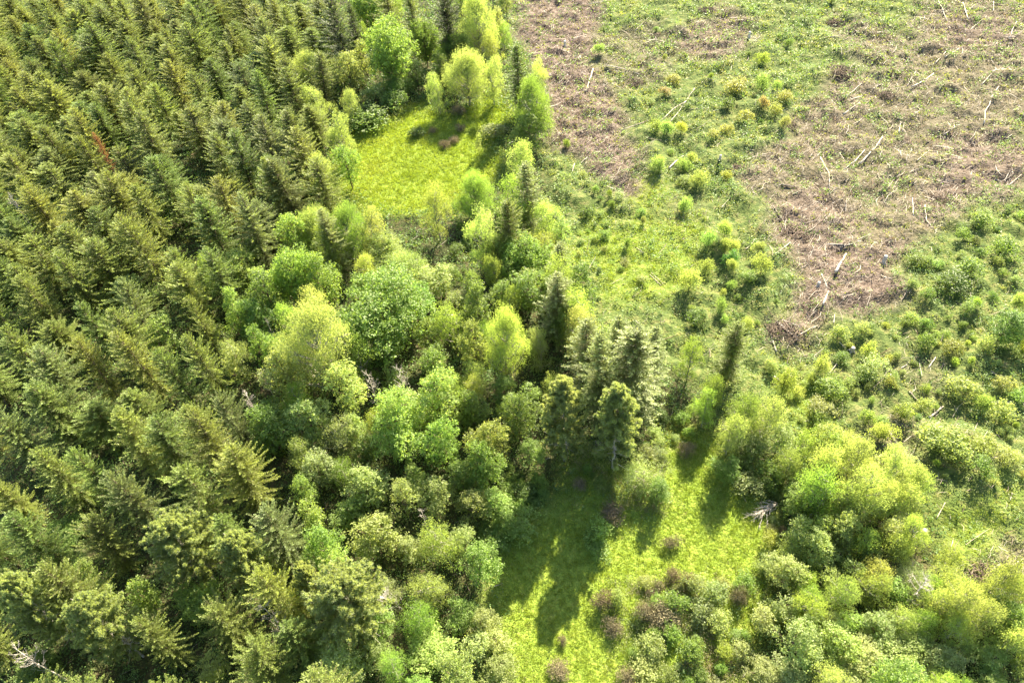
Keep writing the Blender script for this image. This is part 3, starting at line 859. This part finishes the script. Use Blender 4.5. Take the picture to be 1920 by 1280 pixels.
scatter([(1100, 860), (1200, 800), (1340, 740), (1480, 820), (1450, 900), (1380, 860), (1280, 830), (1200, 930), (1080, 940)], 22, .7, 1.6, 'MDBGP', 'b', .7, 'above the lower meadow')
scatter([(905, 900), (1010, 860), (1020, 930), (930, 1040), (900, 1100)], 20, .8, 1.7, 'BMBMD', 'b', .55, 'left of the lower meadow')
scatter([(1440, 900), (1500, 900), (1470, 1100), (1440, 1100)], 14, .7, 1.4, 'GMYD', 'bby', .7, 'right of the lower meadow')
scatter([(870, 400), (960, 380), (960, 640), (860, 620), (780, 560), (840, 500)], 18, .8, 1.7, 'DMM', 'b', .8, 'in the shaded hollow')

# ------------------------------------------------------------------ ground sheet
cx = np.concatenate([[-3000, -1500, -800, -450, -300], np.arange(-240, -180, 3.), np.arange(-180, 180, .6), np.arange(180, 216, 3.), [300, 450, 800, 1500, 3000]])
cy = np.concatenate([[-3000, -1000, -300, -100, -40], np.arange(-24, 285, .6), np.arange(285, 345, 3.), [400, 500, 800, 1500, 3000]])
GX, GY = np.meshgrid(cx, cy, indexing='ij'); GZ = hgt(GX, GY)
nx, ny = GX.shape
idx = np.arange(nx * ny).reshape(nx, ny)
Fg = np.stack([idx[:-1, :-1], idx[1:, :-1], idx[1:, 1:], idx[:-1, 1:]], -1).reshape(-1, 4)
mg, t, o = newmat('ground_soil'); L = t.links.new
at = N(t, 'ShaderNodeAttribute', attribute_name='cover'); sp = N(t, 'ShaderNodeSeparateColor'); L(at.outputs[0], sp.inputs[0])
tc = N(t, 'ShaderNodeTexCoord')
def ramp(sc, det, cols_, rough=.6):
    n = N(t, 'ShaderNodeTexNoise'); n.inputs['Scale'].default_value = sc; n.inputs['Detail'].default_value = det; n.inputs['Roughness'].default_value = rough
    L(tc.outputs['Object'], n.inputs[0]); r = N(t, 'ShaderNodeValToRGB'); L(n.outputs[0], r.inputs[0])
    e = r.color_ramp.elements; e[0].position = cols_[0][0]; e[0].color = (*cols_[0][1], 1); e[1].position = cols_[-1][0]; e[1].color = (*cols_[-1][1], 1)
    for p_, c_ in cols_[1:-1]: q_ = e.new(p_); q_.color = (*c_, 1)
    return r.outputs[0]
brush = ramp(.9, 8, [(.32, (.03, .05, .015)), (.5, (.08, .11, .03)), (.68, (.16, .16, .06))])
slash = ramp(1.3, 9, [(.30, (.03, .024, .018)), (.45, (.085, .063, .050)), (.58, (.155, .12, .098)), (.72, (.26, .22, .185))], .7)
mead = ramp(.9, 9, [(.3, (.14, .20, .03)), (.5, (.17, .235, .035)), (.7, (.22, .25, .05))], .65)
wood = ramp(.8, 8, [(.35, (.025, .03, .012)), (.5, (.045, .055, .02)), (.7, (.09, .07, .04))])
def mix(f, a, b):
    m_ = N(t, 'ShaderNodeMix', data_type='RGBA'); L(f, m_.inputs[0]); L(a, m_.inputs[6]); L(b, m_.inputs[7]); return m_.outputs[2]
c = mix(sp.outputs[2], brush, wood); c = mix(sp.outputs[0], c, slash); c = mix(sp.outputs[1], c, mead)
p = N(t, 'ShaderNodeBsdfPrincipled'); p.inputs['Roughness'].default_value = .95; p.inputs['Specular IOR Level'].default_value = .1; L(c, p.inputs['Base Color'])
bn = N(t, 'ShaderNodeTexNoise'); bn.inputs['Scale'].default_value = 3.; bn.inputs['Detail'].default_value = 6; L(tc.outputs['Object'], bn.inputs[0])
bp = N(t, 'ShaderNodeBump'); bp.inputs['Strength'].default_value = .9; bp.inputs['Distance'].default_value = .35; L(bn.outputs[0], bp.inputs['Height']); L(bp.outputs[0], p.inputs['Normal'])
L(p.outputs[0], o.inputs[0])
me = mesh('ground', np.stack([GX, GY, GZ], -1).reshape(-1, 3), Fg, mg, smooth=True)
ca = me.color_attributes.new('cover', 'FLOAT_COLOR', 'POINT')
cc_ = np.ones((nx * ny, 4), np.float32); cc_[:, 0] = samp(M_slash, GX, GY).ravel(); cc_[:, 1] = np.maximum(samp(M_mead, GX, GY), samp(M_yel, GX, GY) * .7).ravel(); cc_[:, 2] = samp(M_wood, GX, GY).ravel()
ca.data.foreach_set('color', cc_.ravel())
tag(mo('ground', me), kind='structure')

# ------------------------------------------------------------------ uncountable cover
def pts_in(n, x0, x1, y0, y1, dens):
    """random ground points, thinner with distance, kept with probability dens(x, y)"""
    x = rs.uniform(x0, x1, n); y = rs.uniform(y0, y1, n)
    c = (np.stack([x, y, np.full(n, -CAMH)], 1)) @ CM
    u = 960 + FPX * c[:, 0] / -c[:, 2]; v = 640 - FPX * c[:, 1] / -c[:, 2]; d = -c[:, 2]
    k = (u > -380) & (u < 2450) & (v > -90) & (v < 1650) & (d > 5) & (rs.rand(n) < dens(x, y) * np.clip((105. / d) ** 1.3, 0, 1.6) / 1.6)
    return x[k], y[k], d[k]
def rgb(base, n, s=.18):
    return np.clip(np.asarray(base) * rs.uniform(1 - s, 1 + s, (n, 1)) * rs.uniform(1 - s * .4, 1 + s * .4, (n, 3)), 0, 1)
def cover(name, lab, cat, x, y, d, col, m, size, leaf, mat, lift=.25, flat=.6, upr=.3, tv=.25):
    n = len(x); A = Acc(); z = hgt(x, y); C = np.stack([x, y, z], 1)
    sz = size * rs.uniform(.5, 1.5, n) * np.clip(d / 110, .8, 1.6)
    Ci = np.repeat(C, m, 0); S = np.repeat(sz, m)[:, None]
    off = rs.normal(size=(n * m, 3)) * S * [.55, .55, flat * .4]; off[:, 2] = np.abs(off[:, 2]) + lift * S[:, 0] * rs.rand(n * m)
    D = rdir(n * m) * [1, 1, .5] + [0, 0, upr]; nn = rdir(n * m) * .8 + [0, 0, .8]
    T = np.repeat(col, m, 0) * rs.uniform(1 - tv, 1 + tv, (n * m, 1))
    lf = leaf * rs.uniform(.6, 1.4, n * m) * np.repeat(np.clip(d / 110, .8, 1.6), m)
    A.leaves(Ci + off, D, nn, lf * (1.6 if mat is MGRASS else 1), lf * .6, T)
    print(name, n, n * m)
    tag(mo(name, A.mesh(name, mat)), lab, cat, kind='stuff')
def mixcol(n, x, y, sets, sc=5, seed=7):
    f = fbm(x, y, sc, 3, seed) + rs.normal(size=n) * .09; f = (f - f.min()) / (f.max() - f.min() + 1e-6)
    P = np.array([s for s in sets], float); k = np.clip(f * (len(P) - 1), 0, len(P) - 1.001); i = k.astype(int); u = (k - i)[:, None]
    c = P[i] * (1 - u) + P[i + 1] * u
    return np.clip(c * rs.uniform(.8, 1.2, (n, 1)), 0, 1)
# brambles and weeds of the clearing
BR = [(.08, .13, .04), (.15, .20, .06), (.21, .265, .065), (.29, .31, .08), (.25, .215, .13), (.20, .16, .11)]
x, y, d = pts_in(150000, -70, 190, 0, 270, lambda x, y: np.clip(samp(M_brush, x, y) * (.12 + .9 * (fbm(x, y, 2.6, 3, 8) > .48)) + .10 * samp(M_slash, x, y), 0, 1))
cover('weeds', 'low yellowish green weeds between the brambles of the clearing', 'weeds', x, y, d, mixcol(len(x), x, y, BR), 9, .5, .24, MCOVER)
x, y, d = pts_in(70000, -70, 190, 0, 270, lambda x, y: np.clip((samp(M_brush, x, y) + .3 * samp(M_slash, x, y) * (streak(x, y, 24, 6, 31) > .54) + samp(M_yel, x, y) * .3 + samp(M_scrub, x, y)) * (.06 + 1.1 * (fbm(x, y, 3.4, 3, 18) > .51)), 0, 1))
cover('brambles', 'humps of tangled green brambles covering the clearing', 'brambles', x, y, d, mixcol(len(x), x, y, [(.09, .16, .045), (.14, .23, .07), (.20, .29, .10), (.26, .31, .14)], 7, 27), 22, .8, .24, MCOVER, lift=.45, flat=1.3)
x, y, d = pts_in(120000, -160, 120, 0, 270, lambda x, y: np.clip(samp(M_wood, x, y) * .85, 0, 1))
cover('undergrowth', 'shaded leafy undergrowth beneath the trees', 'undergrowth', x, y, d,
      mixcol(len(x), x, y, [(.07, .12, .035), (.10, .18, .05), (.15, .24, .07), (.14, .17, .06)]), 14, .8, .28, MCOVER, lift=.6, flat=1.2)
x, y, d = pts_in(60000, -60, 190, 20, 270, lambda x, y: samp(M_slash, x, y) ** 1.2 * (.3 + (fbm(x, y, 4, 3, 9) > .45)))
cover('dry_litter', 'brown dead fern and twig litter of the logged slope', 'litter', x, y, d,
      mixcol(len(x), x, y, [(.045, .036, .032), (.16, .108, .082), (.11, .088, .074), (.20, .158, .132), (.29, .25, .215)], 9, 33), 12, .6, .18, MCOVER, lift=.25, flat=.7)
x, y, d = pts_in(50000, -60, 190, 20, 270, lambda x, y: samp(M_slash, x, y) * np.clip((streak(x, y, 26, 4, 12) - .46) * 9, 0, 1))
cover('thin_weeds', 'thin green weeds sprouting through the brown slash', 'weeds', x, y, d,
      mixcol(len(x), x, y, [(.13, .18, .07), (.2, .26, .10), (.27, .30, .15)]), 9, .6, .22, MCOVER, lift=.1, flat=.35)
# meadow grass
x, y, d = pts_in(420000, -60, 60, 5, 215, lambda x, y: np.clip(samp(M_mead, x, y) * 1.0 + samp(M_yel, x, y) * .5, 0, 1))
cover('grass', 'long sunlit yellow green grass of both meadows', 'grass', x, y, d,
      mixcol(len(x), x, y, [(.15, .215, .04), (.23, .305, .05), (.27, .34, .055), (.29, .345, .065), (.32, .30, .11)], 8), 14, .34, .11, MGRASS, lift=.5, flat=.4, upr=1.0, tv=.15)
x, y, d = pts_in(160000, -70, 70, 5, 230, lambda x, y: np.clip(4 * samp(blur(M_mead, 2), x, y) * (1 - samp(blur(M_mead, 2), x, y)), 0, 1) * .8)
cover('tall_weeds', 'rank weeds and seedlings fringing the meadows', 'tall weeds', x, y, d,
      mixcol(len(x), x, y, [(.12, .19, .05), (.2, .28, .06), (.26, .30, .08), (.24, .20, .12)], 4, 51), 10, .5, .2, MCOVER, lift=.8, flat=1., upr=.8)
x, y, d = pts_in(60000, 0, 70, 5, 80, lambda x, y: samp(M_scrub, x, y) * (fbm(x, y, 3, 3, 61) > .45))
cover('dry_scrub', 'ragged brown and grey green scrub merging into the lower meadow', 'scrub', x, y, d,
      mixcol(len(x), x, y, [(.15, .10, .065), (.23, .19, .12), (.20, .25, .10), (.13, .20, .05)], 3.5, 63), 18, .6, .15, MCOVER, lift=.7, flat=1.3, upr=.5)
# sticks
x, y, d = pts_in(300000, -60, 190, 15, 270, lambda x, y: samp(M_slash, x, y) * (.4 + .8 * (streak(x, y, 12, 4, 21) > .5)) + samp(M_brush, x, y) * .06)
n = len(x); z = hgt(x, y); a = np.where(rs.rand(n) < .6, rs.normal(size=n) * .3 + math.atan2(_sd[1], _sd[0]), rs.uniform(0, 6.28, n)); l = rs.uniform(.4, 1., n) * np.where(rs.rand(n) < .16, 4.5, 1.7)
D = np.stack([np.cos(a), np.sin(a), rs.normal(size=n) * .12], 1); th = rs.uniform(.012, .034, n) * np.clip(d / 100, 1, 1.8) * np.where(l > 2, 1.5, 1)
C = np.stack([x, y, z + rs.uniform(.05, .35, n)], 1); S = np.stack([-np.sin(a), np.cos(a), 0 * a], 1)
bend = rs.normal(size=(n, 1)) * .08 * l[:, None] * S
rings = []
for f_, q in ((-.5, .6), (0, 1.), (.5, .35)):
    cc0 = C + D * (l * f_)[:, None] + (bend if f_ == 0 else 0)
    for ang in (0, 2.1, 4.2):
        rings.append(cc0 + (S * math.cos(ang) + np.array([0, 0, 1]) * math.sin(ang)) * (th * q)[:, None])
V = np.stack(rings, 1).reshape(-1, 3); b = np.arange(n)[:, None] * 9
F = np.concatenate([b + np.array([[i * 3 + j, i * 3 + (j + 1) % 3, i * 3 + 3 + (j + 1) % 3, i * 3 + 3 + j]]) for i in (0, 1) for j in (0, 1, 2)], 1).reshape(-1, 4)
pal = np.array([(.20, .15, .115), (.40, .33, .27), (.60, .54, .46), (.26, .17, .115), (.10, .08, .07)]); cs = pal[rs.choice(5, n, p=[.16, .34, .32, .10, .08])] * rs.uniform(.8, 1.2, (n, 1))
A = Acc(); A.add(V, F, np.repeat(cs, 6, 0))
print('sticks', n)
tag(mo('branch_litter', A.mesh('branch_litter', MTWIG)), 'scattered broken sticks and branches left on the logged slope', 'branch litter', kind='stuff')

# ------------------------------------------------------------------ logs
LOGS = """
1112 131 1099 177 .24 p thick bleached log lying alone on the slash near the cone shaped sapling
1100 10 1145 4 1190 2 .14 p grey curved log at the top edge of the slash
1135 131 1162 133 1198 142 .15 p curved pale log in the upper brush
1190 60 1215 40 .10 p
1165 238 1216 225 .12 p
1237 227 1262 206 1290 190 .16 p long pale log reaching up toward the orange brown shrub
1254 230 1275 207 1291 188 .13 p
1290 206 1328 207 .14 d
1180 235 1216 224 .10 p
1254 319 1266 303 1283 288 .22 p bent whitish log beside the round green sapling
1395 300 1420 293 1448 287 .13 p
1465 345 1498 352 .18 d grey log on slash right of the golden yellow shrub
1352 390 1369 371 .09 p
1077 309 1073 328 .11 p
1046 158 1065 144 .10 p
1408 84 1428 65 .09 p
1770 112 1799 89 .18 p pale log near the top right of the logged slope
1754 118 1774 96 .14 p
1710 164 1730 153 1752 136 .24 p thick pale split log in the upper right slash
1702 160 1708 147 1717 136 .12 p
1582 212 1611 195 .18 p
1612 304 1634 284 1655 259 .22 p long whitish log in the middle of the right slash
1584 312 1605 296 1623 277 .16 p
1688 242 1691 223 .18 p
1695 240 1697 224 .10 p
1539 290 1554 322 1556 352 .13 p
1841 235 1851 200 1871 165 .15 p long curved pale log near the right edge
1838 161 1866 133 .13 p
1804 7 1814 40 .20 p
1760 3 1775 40 .18 p
1863 3 1862 22 .15 p
1890 77 1905 42 .15 p
1743 84 1767 64 .12 p
1448 390 1475 420 .16 d
1737 380 1740 406 1757 423 .17 p bent pale log above the right brush
1713 403 1712 369 .12 p
1349 142 1370 140 1387 148 .13 d
1280 200 1302 170 .14 p
1636 168 1654 154 .13 p
1582 183 1600 170 1616 156 .12 p
1626 316 1643 306 .12 d
1565 514 1576 494 1587 475 .30 p thickest bleached log in the lower slash
1542 574 1552 549 .26 p short bleached log below the thickest one
1540 514 1546 527 1552 541 .14 p
1563 606 1565 590 .12 p
1458 653 1446 621 .17 p pale log at the tip of the slash pile
1461 605 1480 618 1502 632 .18 p
1470 600 1500 612 .12 p
1495 625 1535 605 .14 p
1552 457 1590 458 1616 450 .13 p
1448 490 1481 458 .12 p
1453 699 1463 706 1475 715 .20 p
1745 778 1772 756 .22 p leaning brown log in the lower right brush
1854 756 1895 759 .16 p
1854 702 1871 714 .18 d
1707 729 1727 747 .20 d
1745 682 1757 665 .14 p
1650 798 1676 823 .16 d dark log on the left of a crossed pile in the lower right brush
1663 796 1688 826 .18 d
1668 800 1690 822 .14 p
1194 464 1208 474 .10 p
1218 516 1241 531 .10 p
1221 512 1246 528 .09 p
1710 1008 1723 993 .08 p
1759 968 1772 942 .09 p
1890 942 1893 928 .10 p
1575 638 1589 645 .10 p
1690 688 1702 681 .12 p
1895 340 1918 322 .12 p
1815 60 1850 30 .11 p
1500 96 1530 108 .10 d
1545 78 1577 70 .14 p
1660 330 1690 322 .10 d
1770 250 1800 232 .11 p
1720 300 1745 276 .11 p
"""
nl = 0
for ln in LOGS.strip().split('\n'):
    f = ln.split(); nums = []; i = 0
    while '.' not in f[i]: nums.append(float(f[i])); i += 1
    rad = float(f[i]) * .72; kind = f[i + 1]; lab = ' '.join(f[i + 2:])
    Q = [gp(nums[j], nums[j + 1], .3) for j in range(0, len(nums), 2)]
    m = 7; tt = np.linspace(0, len(Q) - 1, m); Pp = np.array([[np.interp(q, range(len(Q)), [v[k] for v in Q]) for k in range(2)] for q in tt])
    LD = np.linalg.norm(Pp[-1] - Pp[0]); Pp = Pp + rs.normal(size=Pp.shape) * .02 * LD * .3
    z = hgt(Pp[:, 0], Pp[:, 1]); zl = np.polyval(np.polyfit(np.arange(m), z, 1), np.arange(m)) + max(0, float((z - np.polyval(np.polyfit(np.arange(m), z, 1), np.arange(m))).max()) * .5) + rad * .9
    c0 = np.array([*Pp.mean(0), zl.mean()]); P3 = np.column_stack([Pp, zl]) - c0
    A = Acc(); A.tube(P3, np.linspace(rad, rad * .55, m) * rs.uniform(.9, 1.1, m), 8)
    for _ in range(rs.randint(2, 5)):                      # snapped limb stubs
        q = P3[rs.randint(2, m - 1)]; dd = np.cross(P3[-1] - P3[0], rdir(1)[0]); dd[2] = abs(dd[2]); dd = _n(dd) + _n(P3[-1] - P3[0]) * .6
        A.tube([q, q + dd * rs.uniform(.3, .8)], [rad * .3, rad * .15], 4)
    me = A.mesh('log', MLOG if kind == 'p' else MLOGD, False)
    if not lab: lab = '%s fallen log, middle %s' % ('bleached' if kind == 'p' else 'dark weathered', where(*px(c0)[:2]))
    tag(mo('fallen_log', me, loc=c0), lab, 'log', 'fallen logs of the clearing'); nl += 1
# stumps
for a, b, hh, rr, lab in [(1733, 997, .6, .32, 'grey cut stump on grass at the lower right'), (1657, 490, 1.6, .3, 'dark upright snag stump in the lower slash'), (1404, 73, 1.7, .32, 'white upright stump near the top of the clearing'),
                          (1059, 90, 1.6, .3, 'pale upright stump on the slash beside the wood'), (1348, 309, 1.0, .22, 'small white stump left of the golden yellow shrub'), (1866, 1068, 1.0, .2, 'white stump on the small brown patch at lower right'),
                          (1600, 652, .8, .3, 'pale stump at the lower end of the slash'), (1533, 538, 1.0, .25, 'pale stump left of the short bleached log')]:
    q = gp(a, b, 0); A = Acc(); m = 6; zz = np.linspace(-.3, hh, m)
    P3 = np.column_stack([rs.normal(size=m) * .02, rs.normal(size=m) * .02, zz])
    A.tube(P3, rr * np.array([1.7, 1.25, 1.05, 1, .97, .95]), 10)
    for k in range(5):
        an = k * 1.25 + rs.uniform(0, .6); dd = np.array([math.cos(an), math.sin(an), 0])
        A.tube([dd * rr * .5 + [0, 0, .3], dd * rr * 1.4 + [0, 0, .08], dd * rr * 2.4 + [0, 0, -.12]], [rr * .35, rr * .28, rr * .08], 5)
    root = mo('stump', A.mesh('stump', MGREY, False), loc=(q[0], q[1], float(hgt(q[0], q[1])))); tag(root, lab, 'stump', 'stumps')
# root wads / brush piles
def pile(seed, n=170, rad=1.3):
    r = np.random.RandomState(seed); A = Acc()
    for _ in range(n):
        a = r.uniform(0, 6.28); f = rad * r.rand() ** .6; p0 = np.array([math.cos(a) * f, math.sin(a) * f, r.uniform(0, .8) * (1 - f / rad * .6)])
        d = _n(r.normal(size=3) * [1, 1, .45] + [0, 0, .25]); l = r.uniform(.4, 1.3); A.tube([p0 - d * l * .5, p0 + r.normal(size=3) * .06, p0 + d * l * .5], [.035, .028, .01], 3, r.uniform(.7, 1.3))
    return A
PILM = [woodmat('pile_brown', (.085, .065, .05), (.20, .15, .115), 3)]
PILES = [pile(500 + i).mesh('brush_pile', PILM[0], False) for i in range(3)]
for i, (a, b, s, lab) in enumerate([(1567, 46, 1.9, 'reddish brown brush pile near the top of the clearing'), (1575, 138, 2.1, 'dark brown brush pile right of the sapling group'), (1663, 181, 1.4, 'small dark brush heap in the upper right slash'),
                         (1384, 318, 1.3, 'dark round root wad right of the golden yellow shrub'), (1476, 236, 1.5, 'purplish brown twig pile below the lemon yellow shrub'), (1693, 262, 1.2, 'reddish twig heap in the right slash'),
                         (1766, 370, 1.6, 'brown brush pile left of the right edge brush'), (1487, 440, 2.2, 'wide dark brush pile at the left edge of lower slash'), (1640, 28, 1.3, 'dark brush heap at the top right edge'),
                         (1325, 25, 1.8, 'large brown brush heap at the top of the clearing'), (1470, 620, 1.9, 'pointed brown slash pile at the slash tip'), (1840, 1085, 1.4, 'rust brown brush heap on the small brown patch'), (1190, 155, 1.6, 'purplish brush heap in the upper slash'), (1230, 70, 1.5, 'grey brown brush heap in the upper slash')]):
    q = gp(a, b, 0); o_ = mo('brush_pile', PILES[i % 3], loc=(q[0], q[1], float(hgt(q[0], q[1])))); o_.scale = (s, s, s * .8); o_.rotation_euler = (0, 0, rs.uniform(0, 6)); tag(o_, lab, 'brush pile', 'brush piles')
# bleached fallen crown at the right of the lower meadow
A = Acc(); r = np.random.RandomState(77); b0 = gp(1470, 930, 1.2); e0 = gp(1400, 965, 1.2); ax = _n(e0 - b0); Lh = np.linalg.norm(e0 - b0)
A.tube([[0, 0, -.2], ax * Lh * .3 + [0, 0, .8], ax * Lh * .55 + [0, 0, 1.1]], [.14, .11, .07], 6)
for i in range(34):
    p0 = ax * Lh * r.uniform(.1, .55) + np.array([0, 0, .9]); d = _n(ax * 1. + np.array([-ax[1], ax[0], 0]) * r.normal() * .45 + [0, 0, r.uniform(-.05, .5)]); l = Lh * r.uniform(.25, .55)
    e = p0 + d * l; A.tube([p0, (p0 + e) / 2 + r.normal(size=3) * .1, e], [.045, .03, .01], 4)
    for k in range(3):
        q = p0 + (e - p0) * r.uniform(.3, .9); A.tube([q, q + _n(d + r.normal(size=3) * .5) * l * .35], [.02, .006], 3)
o_ = mo('fallen_branch', A.mesh('fallen_branch', MGREY, False), loc=(b0[0], b0[1], float(hgt(b0[0], b0[1])))); tag(o_, 'bleached fallen branch fan at the right edge of the lower meadow', 'dead branch')
print('objects', len(bpy.data.objects))
